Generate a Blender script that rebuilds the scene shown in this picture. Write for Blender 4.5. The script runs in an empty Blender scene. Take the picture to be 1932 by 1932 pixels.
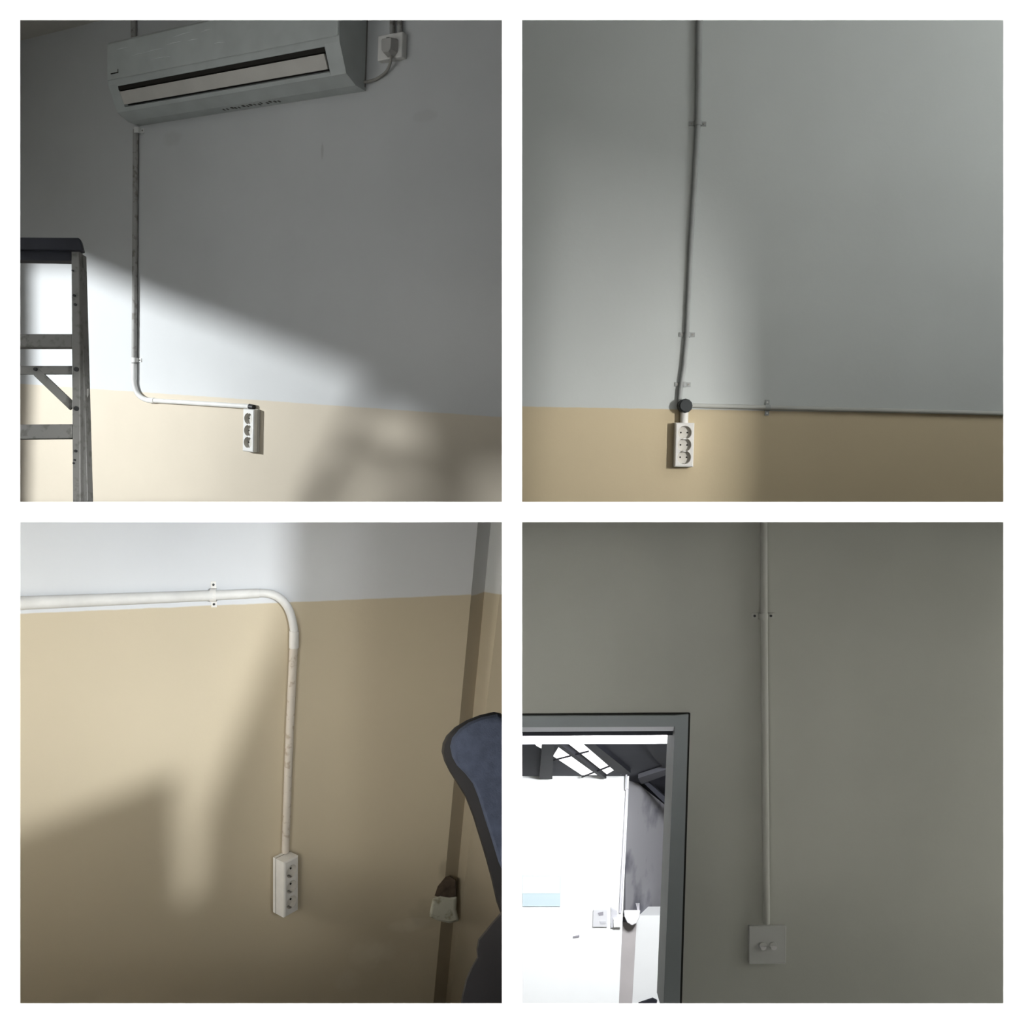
import bpy, bmesh, math, random
from mathutils import Vector, Matrix, noise
from mathutils.geometry import intersect_line_plane
random.seed(4)
S = bpy.context.scene
COL = S.collection
PI = math.pi
F = 966 / math.tan(math.radians(30))      # focal length in pixels of the 1932 frame
CZ = 2.6                                  # height of the eye above the ground floor
CAM = Vector((0, 0, CZ))

# ------------------------------------------------------------------ camera, world, exposure
cd = bpy.data.cameras.new('camera'); cam = bpy.data.objects.new('camera', cd); COL.objects.link(cam)
cam.location = CAM; cam.rotation_euler = (PI/2, 0, 0)
cd.sensor_width = 36; cd.lens = 18 / math.tan(math.radians(30)); cd.clip_start = 0.02; cd.clip_end = 100
S.camera = cam
S.view_settings.view_transform = 'Standard'; S.view_settings.look = 'None'
S.view_settings.exposure = 0; S.view_settings.gamma = 1; S.view_settings.use_curve_mapping = False
w = bpy.data.worlds.new('sky'); S.world = w; w.use_nodes = True
nt = w.node_tree; nt.nodes.clear()
tc = nt.nodes.new('ShaderNodeTexCoord'); sx = nt.nodes.new('ShaderNodeSeparateXYZ')
mr = nt.nodes.new('ShaderNodeMapRange'); mr.interpolation_type = 'SMOOTHSTEP'
bg = nt.nodes.new('ShaderNodeBackground'); ow = nt.nodes.new('ShaderNodeOutputWorld')
nt.links.new(tc.outputs['Generated'], sx.inputs[0]); nt.links.new(sx.outputs['Z'], mr.inputs['Value'])
mr.inputs['From Min'].default_value = 0.75; mr.inputs['From Max'].default_value = 0.90   # overcast: bright overhead, dim at the horizon
mr.inputs['To Min'].default_value = 0.05; mr.inputs['To Max'].default_value = 42.0
bg.inputs['Color'].default_value = (1, 1, 1, 1)
nt.links.new(mr.outputs[0], bg.inputs['Strength']); nt.links.new(bg.outputs[0], ow.inputs[0])

# ------------------------------------------------------------------ the four rooms' frames
def ray(px, py): return Vector(((px-966)/F, 1, -(py-966)/F))
def W(px, py, y): return CAM + ray(px, py) * y
class Room:
    # x along the wall, y into the wall, z up the wall; origin on the wall face
    def __init__(s, u, w_, px, py, y):
        u = Vector(u).normalized(); w_ = Vector(w_); w_ = (w_ - u*w_.dot(u)).normalized()
        n = u.cross(w_); s.O = W(px, py, y); s.u, s.w, s.n = u, w_, n
        R = Matrix((u, -n, w_)).transposed(); s.M = Matrix.Translation(s.O) @ R.to_4x4(); s.I = s.M.inverted()
    def p(s, px, py, off=0):             # where the sight line meets the plane `off` metres out of the wall
        q = intersect_line_plane(CAM, W(px, py, 10), s.O + s.n*off, s.n)
        return s.I @ q
    def at(s, x, z):                     # local point of the wall plane above world (x, z)
        y = s.O.y + (-(x-s.O.x)*s.n.x - (z-s.O.z)*s.n.z)/s.n.y
        return s.I @ Vector((x, y, z))
R1 = Room((2951, -1673, -382), (.0554, -.1306, 1), 465, 810, 3.0)
R2 = Room((1, 0, -.013), (.013, -.084, 1), 1290, 840, 2.85)
R3 = Room((1, .22, .0100), (.0856, -.12, 1), 540, 1660, 2.2)
R4 = Room((1, 0, .006), (-.006, -.05, 1), 1446, 1780, 2.03)

# ------------------------------------------------------------------ lights (unseen key lamps and added fill for each room)
def aim(o, target): o.rotation_euler = (Vector(target) - o.location).to_track_quat('-Z', 'Y').to_euler()
def lamp(name, pos, target, power, size, col=(1, 1, 1), shape='DISK', spread=PI):
    d = bpy.data.lights.new(name, 'AREA'); d.shape = shape; d.size = size; d.energy = power; d.color = col; d.spread = spread
    o = bpy.data.objects.new(name, d); COL.objects.link(o); o.location = pos; aim(o, target); return o
L1 = Vector((-3.0, 2.03, CZ+.72))
L2 = Vector((1.55, 1.5, CZ+.42))
L3 = Vector((.45, .10, CZ-.005))
lamp('unseen_lamp', L1, R1.M @ Vector((-.2, 0, 0)), 66, .07, (.93, .97, 1.0))  # unseen lamp, throws the lit patch through its cut panel
k2 = lamp('unseen_lamp', L2, R2.M @ Vector((-.25, 0, -.1)), 48, .05, (1, .98, .95), 'RECTANGLE')
k2.data.size_y = .50
lamp('unseen_lamp', L3, R3.M @ Vector((-.3, 0, .4)), 5.6, .011, (.95, .98, 1), spread=math.radians(60))
lamp('ambient_fill', (-2.6, 1.6, CZ+.45), R1.M @ Vector((.25, 0, .2)), 6.8, .9, (1, .99, .95))  # the four soft room lamps are added ambient fill
lamp('ambient_fill', (2.3, 1.45, CZ+1.5), R2.M @ Vector((-.6, 0, .2)), 20, 1.1, (.98, 1, .98))
lamp('ambient_fill', (-1.9, 1.5, CZ-.30), R3.M @ Vector((.1, 0, .8)), 8.6, .5, (1, .96, .88))
lamp('unseen_lamp', (.50, .05, CZ-.02), R3.M @ Vector((.15, 0, .7)), 2.8, .35, (1, .99, .97), spread=math.radians(45))  # added soft fill in front of the front wall, from the right
lamp('unseen_lamp', (-.70, .15, CZ-.30), (-.20, 2.3, CZ-.55), 1.9, .45, (1, .96, .88), spread=math.radians(64))  # added soft fill from the left, brightens the right part of room 3
lamp('ambient_fill', (2.2, 1.55, CZ-.5), R4.M @ Vector((0, 0, .2)), 7.2, .6, (1, 1, .96))
lamp('unseen_hall_lamp', (.55, 2.35, CZ-.50), (.35, 4.2, CZ-1.8), 150, .35, (.96, .98, 1.0))  # unseen lamp added above the door head to brighten the hall wall

# ------------------------------------------------------------------ materials
MATS = {}
def mat(name, col, rough=.6, metal=0, var=.0, scale=8, bump=0, bscale=60, spec=.3, stain=None, emit=0):
    if name in MATS: return MATS[name]
    m = bpy.data.materials.new(name); m.use_nodes = True; n = m.node_tree; b = n.nodes['Principled BSDF']
    b.inputs['Roughness'].default_value = rough; b.inputs['Metallic'].default_value = metal
    b.inputs['Specular IOR Level'].default_value = spec
    b.inputs['Base Color'].default_value = (*col, 1)
    t = n.nodes.new('ShaderNodeTexCoord')
    if var or stain:
        nz = n.nodes.new('ShaderNodeTexNoise'); nz.inputs['Scale'].default_value = scale; nz.inputs['Detail'].default_value = 5
        n.links.new(t.outputs['Object'], nz.inputs['Vector'])
        r = n.nodes.new('ShaderNodeValToRGB'); e = r.color_ramp.elements
        dk = stain or tuple(c*(1-var) for c in col); lt = col if stain else tuple(min(1, c*(1+var)) for c in col)
        e[0].position = .35 if not stain else .36; e[0].color = (*dk, 1); e[1].position = .65 if not stain else .46; e[1].color = (*lt, 1)
        n.links.new(nz.outputs['Fac'], r.inputs[0]); n.links.new(r.outputs[0], b.inputs['Base Color'])
    if bump:
        nb = n.nodes.new('ShaderNodeTexNoise'); nb.inputs['Scale'].default_value = bscale; nb.inputs['Detail'].default_value = 4
        bp = n.nodes.new('ShaderNodeBump'); bp.inputs['Strength'].default_value = bump; bp.inputs['Distance'].default_value = .002
        n.links.new(t.outputs['Object'], nb.inputs['Vector']); n.links.new(nb.outputs['Fac'], bp.inputs['Height']); n.links.new(bp.outputs[0], b.inputs['Normal'])
    if emit:
        b.inputs['Emission Color'].default_value = (*col, 1); b.inputs['Emission Strength'].default_value = emit
    MATS[name] = m; return m

def paint(name, top, low, z0, slope, smudges=()):
    # two-tone wall paint: pale above the line z = z0 + slope*x, cream below; smudges = (x, z, rx, rz, colour, strength)
    m = bpy.data.materials.new(name); m.use_nodes = True; n = m.node_tree; b = n.nodes['Principled BSDF']; L = n.links.new
    b.inputs['Roughness'].default_value = .75; b.inputs['Specular IOR Level'].default_value = .15
    t = n.nodes.new('ShaderNodeTexCoord'); s = n.nodes.new('ShaderNodeSeparateXYZ'); L(t.outputs['Object'], s.inputs[0])
    def math_(op, a, c):
        q = n.nodes.new('ShaderNodeMath'); q.operation = op
        for i, v in enumerate((a, c)):
            if hasattr(v, 'links'): L(v, q.inputs[i])
            else: q.inputs[i].default_value = v
        return q.outputs[0]
    def noise_(scale, detail=5):
        q = n.nodes.new('ShaderNodeTexNoise'); q.inputs['Scale'].default_value = scale; q.inputs['Detail'].default_value = detail
        L(t.outputs['Object'], q.inputs['Vector']); return q.outputs['Fac']
    line = math_('ADD', math_('MULTIPLY', s.outputs['X'], slope), z0)
    wob = math_('MULTIPLY', math_('SUBTRACT', noise_(25), .5), .004)
    dz = math_('SUBTRACT', s.outputs['Z'], math_('ADD', line, wob))
    k = n.nodes.new('ShaderNodeMapRange'); L(dz, k.inputs['Value']); k.inputs['From Min'].default_value = -.0015; k.inputs['From Max'].default_value = .0015
    def mix(fac, a, c):
        q = n.nodes.new('ShaderNodeMix'); q.data_type = 'RGBA'; q.clamp_factor = True
        if hasattr(fac, 'links'): L(fac, q.inputs['Factor'])
        else: q.inputs['Factor'].default_value = fac
        for i, v in ((6, a), (7, c)):
            if hasattr(v, 'links'): L(v, q.inputs[i])
            else: q.inputs[i].default_value = (*v, 1)
        return q.outputs[2]
    c = mix(k.outputs[0], low, top)
    k2 = n.nodes.new('ShaderNodeMapRange'); L(noise_(3.5, 8), k2.inputs['Value']); k2.inputs['From Min'].default_value = .3; k2.inputs['From Max'].default_value = .7
    k2.inputs['To Min'].default_value = 0; k2.inputs['To Max'].default_value = .06
    c = mix(k2.outputs[0], c, (.12, .11, .10))
    for (x, z, rx, rz, colr, st) in smudges:
        gx = math_('DIVIDE', math_('SUBTRACT', s.outputs['X'], x), rx); gz = math_('DIVIDE', math_('SUBTRACT', s.outputs['Z'], z), rz)
        r2 = math_('ADD', math_('MULTIPLY', gx, gx), math_('MULTIPLY', gz, gz))
        r2 = math_('ADD', r2, math_('MULTIPLY', math_('SUBTRACT', noise_(30), .5), 2.0))
        k3 = n.nodes.new('ShaderNodeMapRange'); L(r2, k3.inputs['Value']); k3.inputs['From Min'].default_value = 1.2; k3.inputs['From Max'].default_value = .1
        k3.inputs['To Max'].default_value = st; k3.interpolation_type = 'SMOOTHSTEP'
        c = mix(k3.outputs[0], c, colr)
    L(c, b.inputs['Base Color'])
    bp = n.nodes.new('ShaderNodeBump'); bp.inputs['Strength'].default_value = .25; bp.inputs['Distance'].default_value = .002
    L(noise_(45, 6), bp.inputs['Height']); L(bp.outputs[0], b.inputs['Normal'])
    return m

WHITE = mat('render_white', (.92, .92, .92), .8, var=.01)
DARKWALL = mat('raw_plaster', (.10, .095, .085), .9, var=.1, scale=3)
PLASTIC = mat('white_plastic', (.72, .71, .68), .42, var=.04, scale=30)
PIPE = mat('white_conduit', (.66, .66, .64), .5, var=.06, scale=20)
DIRTYPIPE = mat('grubby_conduit', (.34, .335, .32), .5, stain=(.20, .19, .17), scale=40)
HOLE = mat('socket_hole', (.02, .018, .015), .8)
CUP = mat('socket_cup', (.60, .58, .53), .5)
STEEL = mat('dull_steel', (.30, .29, .27), .4, metal=.8, var=.1)
SCREW = mat('dark_screw', (.05, .05, .05), .5, metal=.5)
ALU = mat('scuffed_aluminium', (.24, .235, .22), .5, metal=.3, stain=(.17, .165, .15), scale=70, bump=.1)
CAP = mat('black_plastic_cap', (.018, .019, .026), .5, var=.2, scale=20)
ACM = mat('air_conditioner_casing', (.50, .53, .52), .38, var=.05, scale=12)
ACU = mat('air_conditioner_underside', (.60, .59, .54), .5, stain=(.44, .42, .36), scale=10)

# ------------------------------------------------------------------ mesh helpers
def new_obj(name, bm, m, parent=None, M=None, smooth=False, bev=0, seg=2):
    me = bpy.data.meshes.new(name)
    bmesh.ops.remove_doubles(bm, verts=bm.verts, dist=1e-6)
    bmesh.ops.recalc_face_normals(bm, faces=bm.faces)
    if smooth:
        for f in bm.faces: f.smooth = True
    bm.to_mesh(me); bm.free()
    if smooth:
        try: me.set_sharp_from_angle(angle=math.radians(38))
        except Exception: pass
    o = bpy.data.objects.new(name, me); COL.objects.link(o)
    for x in (m if isinstance(m, (list, tuple)) else [m]): me.materials.append(x)
    if parent: o.parent = parent
    if M is not None: o.matrix_world = M
    if bev:
        md = o.modifiers.new('bevel', 'BEVEL'); md.width = bev; md.segments = seg; md.limit_method = 'ANGLE'; md.angle_limit = math.radians(40)
    return o
def thing(name, label, cat, M, group=None):
    o = bpy.data.objects.new(name, None); COL.objects.link(o); o.matrix_world = M; o.empty_display_size = .05
    tag(o, label, cat, group); return o
def tag(o, label, cat, group=None):
    o['label'] = label; o['category'] = cat
    if group: o['group'] = group
    return o
def struct(name, bm, m, M=None, **k):
    o = new_obj(name, bm, m, None, M, **k); o['kind'] = 'structure'; return o
def T(x, y, z): return Matrix.Translation((x, y, z))
def box(bm, x0, x1, y0, y1, z0, z1, mi=0):
    v = [bm.verts.new((x, y, z)) for x in (x0, x1) for y in (y0, y1) for z in (z0, z1)]
    for a in ((0, 1, 3, 2), (4, 6, 7, 5), (0, 4, 5, 1), (2, 3, 7, 6), (0, 2, 6, 4), (1, 5, 7, 3)):
        f = bm.faces.new([v[i] for i in a]); f.material_index = mi
    return bm
def hexa(bm, front, back):               # two matching rings of points -> closed solid
    a = [bm.verts.new(p) for p in front]; b = [bm.verts.new(p) for p in back]; n = len(a)
    bm.faces.new(a); bm.faces.new(b[::-1])
    for i in range(n): bm.faces.new((a[i], b[i], b[(i+1) % n], a[(i+1) % n]))
    return bm
def prism_xz(bm, pts, y0, y1):           # polygon in x-z, extruded along y
    return hexa(bm, [(p[0], y0, p[1]) for p in pts], [(p[0], y1, p[1]) for p in pts])
def wall_prism(bm, R, pts, th):          # wall on the room's plane, thickened straight back so it stays in its own cell
    d = R.I.to_3x3() @ Vector((0, th, 0))
    f = [Vector((p[0], 0, p[1])) for p in pts]; return hexa(bm, f, [v+d for v in f])
def prism_yz(bm, pts, x0, x1):
    return hexa(bm, [(x0, p[0], p[1]) for p in pts], [(x1, p[0], p[1]) for p in pts])
def bar(bm, a, b, wd, th, up=Vector((0, 0, 1))):
    a = Vector(a); b = Vector(b); d = (b-a).normalized(); s = d.cross(up)
    s = s.normalized() if s.length > 1e-4 else Vector((1, 0, 0)); t = s.cross(d).normalized()
    c = [s*i*wd/2 + t*j*th/2 for i, j in ((-1, -1), (1, -1), (1, 1), (-1, 1))]
    return hexa(bm, [a+q for q in c], [b+q for q in c])
def tube(bm, pts, r, seg=20, caps=True):
    pts = [Vector(p) for p in pts]; rs = r if isinstance(r, (list, tuple)) else [r]*len(pts)
    rings = []; prev = None
    for i, p in enumerate(pts):
        d = ((pts[min(i+1, len(pts)-1)] - pts[max(i-1, 0)])).normalized()
        if prev is None:
            s = d.cross(Vector((0, 1, 0)));  s = s if s.length > .1 else d.cross(Vector((1, 0, 0)))
        else: s = prev - d*prev.dot(d)
        s.normalize(); prev = s; t = d.cross(s)
        rings.append([bm.verts.new(p + s*math.cos(2*PI*k/seg)*rs[i] + t*math.sin(2*PI*k/seg)*rs[i]) for k in range(seg)])
    for a, b in zip(rings, rings[1:]):
        for k in range(seg): bm.faces.new((a[k], a[(k+1) % seg], b[(k+1) % seg], b[k]))
    if caps: bm.faces.new(rings[0]); bm.faces.new(rings[-1][::-1])
    return bm
def disc(bm, x, y0, y1, z, r, seg=20, r2=None):      # a short cylinder along y
    return tube(bm, [(x, y0, z), (x, y1, z)], [r, r if r2 is None else r2], seg)
def arc(p0, p1, c0, n=8):                # quadratic curve p0 -> p1 with corner c0
    return [Vector(p0)*(1-t)**2 + Vector(c0)*2*t*(1-t) + Vector(p1)*t*t for t in [i/n for i in range(n+1)]]
def holed_plate(bm, outer, holes, y):    # flat x-z plate with holes, at y; returns rings of hole verts
    es = []
    def ring(pts):
        v = [bm.verts.new((p[0], y, p[1])) for p in pts]
        for i in range(len(v)): es.append(bm.edges.new((v[i], v[(i+1) % len(v)])))
        return v
    o = ring(outer); hs = [ring(h) for h in holes]
    bmesh.ops.triangle_fill(bm, use_beauty=True, use_dissolve=False, edges=es)
    return o, hs
def circ(x, z, r, n=28): return [(x+r*math.cos(2*PI*k/n), z+r*math.sin(2*PI*k/n)) for k in range(n)]
def slab(bm, outer, holes, y0, y1):      # thick plate with holes
    o0, h0 = holed_plate(bm, outer, holes, y0); o1, h1 = holed_plate(bm, outer, holes, y1)
    for a, b in [(o0, o1)] + list(zip(h0, h1)):
        for i in range(len(a)):
            j = (i+1) % len(a); bm.faces.new((a[i], b[i], b[j], a[j]))
    return bm

# ------------------------------------------------------------------ the building: front wall with four openings, cross walls, shell
D = 1.2
def X(px): return (px-966)/F*D
def Zc(py): return CZ - (py-966)/F*D
fx = [-3.2, X(38), X(947), X(985), X(1893), 3.2]
fz = [0, Zc(1893), Zc(985), Zc(947), Zc(38), 5.6]
g = .052                                  # the outer reveals splay outwards towards the rooms
bx_ = [-3.2, X(38)-g, X(947), X(985), X(1893)+g, 3.2]
bz_ = [0, Zc(1893)-g, Zc(985), Zc(947), Zc(38)+g, 5.6]
bm = bmesh.new()
A = [[bm.verts.new((x, D, z)) for z in fz] for x in fx]
B = [[bm.verts.new((x, D+.06, z)) for z in bz_] for x in bx_]
for i in range(5):
    for j in range(5):
        if i in (1, 3) and j in (1, 3):
            for (a, b) in (((i, j), (i+1, j)), ((i+1, j), (i+1, j+1)), ((i+1, j+1), (i, j+1)), ((i, j+1), (i, j))):
                bm.faces.new((A[a[0]][a[1]], A[b[0]][b[1]], B[b[0]][b[1]], B[a[0]][a[1]]))
        else:
            bm.faces.new((A[i][j], A[i+1][j], A[i+1][j+1], A[i][j+1]))
            bm.faces.new((B[i][j], B[i][j+1], B[i+1][j+1], B[i+1][j]))
for k in range(5):
    for (a, b) in (((k, 0), (k+1, 0)), ((k, 5), (k+1, 5)), ((0, k), (0, k+1)), ((5, k), (5, k+1))):
        bm.faces.new((A[a[0]][a[1]], A[b[0]][b[1]], B[b[0]][b[1]], B[a[0]][a[1]]))
struct('wall_front', bm, WHITE)
h = .012; YB = 7.0
struct('wall_middle', box(bmesh.new(), -h, h, D+.06, YB, 0, 5.6), DARKWALL)
bm = bmesh.new(); box(bm, -3.2, -h, D+.06, YB, CZ-h, CZ+h); struct('floor_upper_left', bm, DARKWALL)
bm = bmesh.new(); box(bm, h, 3.2, D+.06, YB, CZ-h, CZ+h); struct('floor_upper_right', bm, DARKWALL)
struct('floor', box(bmesh.new(), -3.2, 3.2, D+.06, YB, -.1, 0), DARKWALL)
struct('ceiling', box(bmesh.new(), -3.2, 3.2, D+.06, YB, 5.6, 5.7), DARKWALL)
struct('wall_left', box(bmesh.new(), -3.3, -3.2, D, YB, 0, 5.6), DARKWALL)
struct('wall_right', box(bmesh.new(), 3.2, 3.3, D, YB, 0, 5.6), DARKWALL)
struct('wall_back', box(bmesh.new(), -3.2, 3.2, YB, YB+.1, 0, 5.6), DARKWALL)

CELL = {1: (-3.2, -h, CZ+h, 5.6), 2: (h, 3.2, CZ+h, 5.6), 3: (-3.2, -h, 0, CZ-h), 4: (h, 3.2, 0, CZ-h)}
def cell_poly(R, k):
    x0, x1, z0, z1 = CELL[k]; return [R.at(x0, z0), R.at(x1, z0), R.at(x1, z1), R.at(x0, z1)]
def belt(R, a, b):
    p = R.p(*a); q = R.p(*b); s = (q.z-p.z)/(q.x-p.x); return p.z - s*p.x, s
TOP = (.60, .615, .62); LOW = (.62, .535, .375)

# room 1 (upper left)
z0, s0 = belt(R1, (38, 724), (947, 787)); Z1, SL1 = z0, s0
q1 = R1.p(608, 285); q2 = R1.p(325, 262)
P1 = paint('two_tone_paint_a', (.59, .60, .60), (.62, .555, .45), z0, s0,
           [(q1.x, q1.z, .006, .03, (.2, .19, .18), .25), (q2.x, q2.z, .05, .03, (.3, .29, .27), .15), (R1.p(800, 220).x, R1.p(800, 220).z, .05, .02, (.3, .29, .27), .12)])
pts = cell_poly(R1, 1)
struct('wall_upper_left', wall_prism(bmesh.new(), R1, [(p.x, p.z) for p in pts], .1), P1, R1.M)
c = R1.p(38, 77)                          # the ceiling of that room
bm = bmesh.new(); hexa(bm, [(-1.9, .1, c.z), (.30, .1, c.z), (.30, -1.25, c.z), (-1.9, -1.25, c.z)], [(-1.9, .1, c.z+.06), (.30, .1, c.z+.06), (.30, -1.25, c.z+.06), (-1.9, -1.25, c.z+.06)])
struct('ceiling_upper_left', bm, mat('ceiling_paint', (.62, .60, .55), .8, var=.05), R1.M)
# room 2 (upper right)
z0, s0 = belt(R2, (985, 767), (1893, 783)); Z2, SL2 = z0, s0
P2 = paint('two_tone_paint_b', (.54, .57, .56), (.58, .49, .33), z0, s0)
pts = cell_poly(R2, 2)
struct('wall_upper_right', wall_prism(bmesh.new(), R2, [(p.x, p.z) for p in pts], .1), P2, R2.M)
# room 3 (lower left)
z0, s0 = belt(R3, (38, 1158), (885, 1122)); Z3, SL3 = z0, s0
cr = R3.p(889, 1121); cr2 = R3.p(841, 1641); KL = (cr.x-cr2.x)/(cr.z-cr2.z)   # the corner leans a little
q1 = R3.p(690, 1800); q3 = R3.p(845, 1720)
P3 = paint('two_tone_paint_c', (.60, .62, .64), (.52, .455, .335), z0, s0,
           [(R3.p(770, 1745).x, R3.p(770, 1745).z, .06, .02, (.70, .66, .55), .25), (R3.p(720, 1795).x, R3.p(720, 1795).z, .045, .03, (.70, .66, .55), .15), (R3.p(655, 1850).x, R3.p(655, 1850).z, .04, .03, (.70, .66, .55), .12), (R3.p(845, 1640).x, R3.p(845, 1640).z, .03, .04, (.2, .17, .12), .35), (q1.x, q1.z, .05, .05, (.66, .60, .47), .25), (q3.x-.05, q3.z, .05, .05, (.3, .27, .2), .3)])
pts = cell_poly(R3, 3)
struct('wall_lower_left', wall_prism(bmesh.new(), R3, [(pts[0].x, pts[0].z), (cr.x+KL*(pts[1].z-cr.z), pts[1].z), (cr.x+KL*(pts[2].z-cr.z), pts[2].z), (pts[3].x, pts[3].z)], .1), P3, R3.M)
struct('floor_lower_left', box(bmesh.new(), -3.2, -h, D+.06, 3.2, CZ-1.50, CZ-1.44), DARKWALL)
# room 4 (lower right): the wall with the doorway
dr = R4.p(1300, 1349); dt = R4.p(1100, 1349); db = R4.p(1283, 1893)
pts = cell_poly(R4, 4)
sl = (dr.x-db.x)/(dr.z-db.z)
P4 = mat('olive_grey_wall_paint', (.50, .50, .445), .8, var=.03, scale=4, bump=.2, bscale=50, spec=.15)
poly = [(pts[3].x, pts[3].z), (pts[3].x + (pts[0].x-pts[3].x)*(dt.z-pts[3].z)/(pts[0].z-pts[3].z), dt.z), (dr.x, dt.z), (dr.x+sl*(pts[0].z-dt.z), pts[0].z), (pts[1].x, pts[1].z), (pts[2].x, pts[2].z)]
struct('wall_lower_right', wall_prism(bmesh.new(), R4, poly, .08), P4, R4.M)

# ------------------------------------------------------------------ unseen cut panels added to shape the lamp beams
def gobo_panel(name, R, L, s, polys, size, m=DARKWALL):
    """unseen panel added between lamp L and the wall, cut to shape its beam; polys = lit shapes on the wall (pixels)"""
    l = R.I @ L; y = l.y*(1-s)
    def mp(p): q = R.p(*p); return (l.x + (q.x-l.x)*s, l.z + (q.z-l.z)*s)
    x0, x1, z0, z1 = size
    bm = slab(bmesh.new(), [(x0, z0), (x1, z0), (x1, z1), (x0, z1)], [[mp(p) for p in q] for q in polys], y-.01, y)
    return struct(name, bm, m, R.M)
l1 = R1.I @ L1
gobo_panel('gobo_1', R1, L1, .33, [
    [(60, 497), (140, 498), (300, 568), (560, 665), (690, 715), (650, 800), (575, 935), (540, 1100), (200, 1300), (40, 1300), (62, 700)],
    [(712, 765), (790, 785), (800, 860), (640, 822)],
    [(635, 862), (820, 915), (835, 940), (690, 930), (620, 885)],
    [(620, 925), (740, 948), (700, 1150), (560, 1150)],
    [(890, 880), (1000, 880), (1000, 1200), (850, 1200)]], (l1.x-.55, l1.x+1.0, l1.z-1.2, l1.z+.7))
l2 = R2.I @ L2
gobo_panel('gobo_2', R2, L2, .22, [[(960, 650), (1100, 680), (1320, 770), (1392, 860), (1392, 1250), (960, 1250)]], (l2.x-.50, l2.x+.28, l2.z-.55, l2.z+.50))
l3 = R3.I @ L3
gobo_panel('gobo_3', R3, L3, .10, [[(-150, 700), (575, 700), (560, 1130), (415, 1500), (402, 1690), (340, 1700), (333, 1457), (-150, 1640)]],
        (l3.x-.20, l3.x+.13, l3.z-.17, l3.z+.14), WHITE)

# ------------------------------------------------------------------ reusable builders
def socket_strip(label, M, w_=.048, hgt=.15, dep=.034, group=None):
    t = thing('socket_strip', label, 'socket strip', M, group)
    bm = bmesh.new()
    zs = [hgt*.28, 0, -hgt*.28]; r = w_*.36
    prof = [(-w_/2, -hgt/2), (w_/2, -hgt/2), (w_/2, hgt/2), (-w_/2, hgt/2)]
    inn = [(-w_/2+.003, -hgt/2+.003), (w_/2-.003, -hgt/2+.003), (w_/2-.003, hgt/2-.003), (-w_/2+.003, hgt/2-.003)]
    o, hs = holed_plate(bm, inn, [circ(0, z, r) for z in zs], -dep)
    o2 = [bm.verts.new((p[0], -dep+.003, p[1])) for p in prof]; o3 = [bm.verts.new((p[0], 0, p[1])) for p in prof]
    for i in range(4):
        j = (i+1) % 4; bm.faces.new((o[i], o[j], o2[j], o2[i])); bm.faces.new((o2[i], o2[j], o3[j], o3[i]))
    bm.faces.new(o3)
    new_obj('body', bm, PLASTIC, t)
    # seam between the back box and the cover
    bm = bmesh.new(); e = .0006
    box(bm, -w_/2-e, w_/2+e, -.0105, -.0095, -hgt/2-e, hgt/2+e); new_obj('seam', bm, STEEL, t)
    for z in zs:
        bm = bmesh.new(); n = 28; d = .013
        a = [bm.verts.new((p[0], -dep, p[1])) for p in circ(0, z, r, n)]; b = [bm.verts.new((p[0], -dep+d, p[1])) for p in circ(0, z, r*.93, n)]
        for i in range(n): bm.faces.new((a[i], b[i], b[(i+1) % n], a[(i+1) % n]))
        bm.faces.new(b)
        cup = new_obj('socket', bm, CUP, t)
        for s in (-1, 1):
            new_obj('pin_hole', disc(bmesh.new(), s*r*.48, -dep+d-.001, -dep+d+.002, z, .0027, 12), HOLE, cup)
            bm = bmesh.new(); box(bm, -.0022, .0022, -dep+.002, -dep+d, z+s*r*.95-(.0015), z+s*r*.95+.0015); new_obj('earth_clip', bm, STEEL, cup)
    return t
def saddle(parent, x, z, r, vertical=True, off=.0, length=.016, screw_m=SCREW, m=PIPE):
    """strap clip over a conduit, two ears with screws"""
    bm = bmesh.new(); n = 12; R_ = r+.0016
    ring = [(R_*math.cos(PI*k/n), -off - r*1.0 - R_*math.sin(PI*k/n)*.98 + r*.0) for k in range(n+1)]
    prof = [(R_, 0)] + ring + [(-R_, 0)]
    path = [(p[0], p[1]) for p in prof]
    for a, b in zip(path, path[1:]):
        q = [(a[0], a[1]), (b[0], b[1])]
        vs = []
        for (s, y) in q:
            for l in (-length/2, length/2):
                vs.append(bm.verts.new((x+s, y, z+l) if vertical else (x+l, y, z+s)))
        bm.faces.new((vs[0], vs[1], vs[3], vs[2]))
    ear = .016
    for s in (-1, 1):
        if vertical: box(bm, x+min(s*R_, s*(R_+ear)), x+max(s*R_, s*(R_+ear)), -.0025, 0, z-length*.4, z+length*.4)
        else: box(bm, x-length*.4, x+length*.4, -.0025, 0, z+min(s*R_, s*(R_+ear)), z+max(s*R_, s*(R_+ear)))
    o = new_obj('saddle_clip', bm, m, parent)
    sm = o.modifiers.new('thickness', 'SOLIDIFY'); sm.thickness = .0012; sm.offset = 0
    for s in (-1, 1):
        e = s*(R_+ear*.55)
        new_obj('screw', disc(bmesh.new(), x+(e if vertical else 0), -.0045, -.0025, z+(0 if vertical else e), .0028, 14), screw_m, o)
    return o
def v3(R, px, py, off): q = R.p(px, py, off); return Vector((q.x, -off, q.z))

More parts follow.
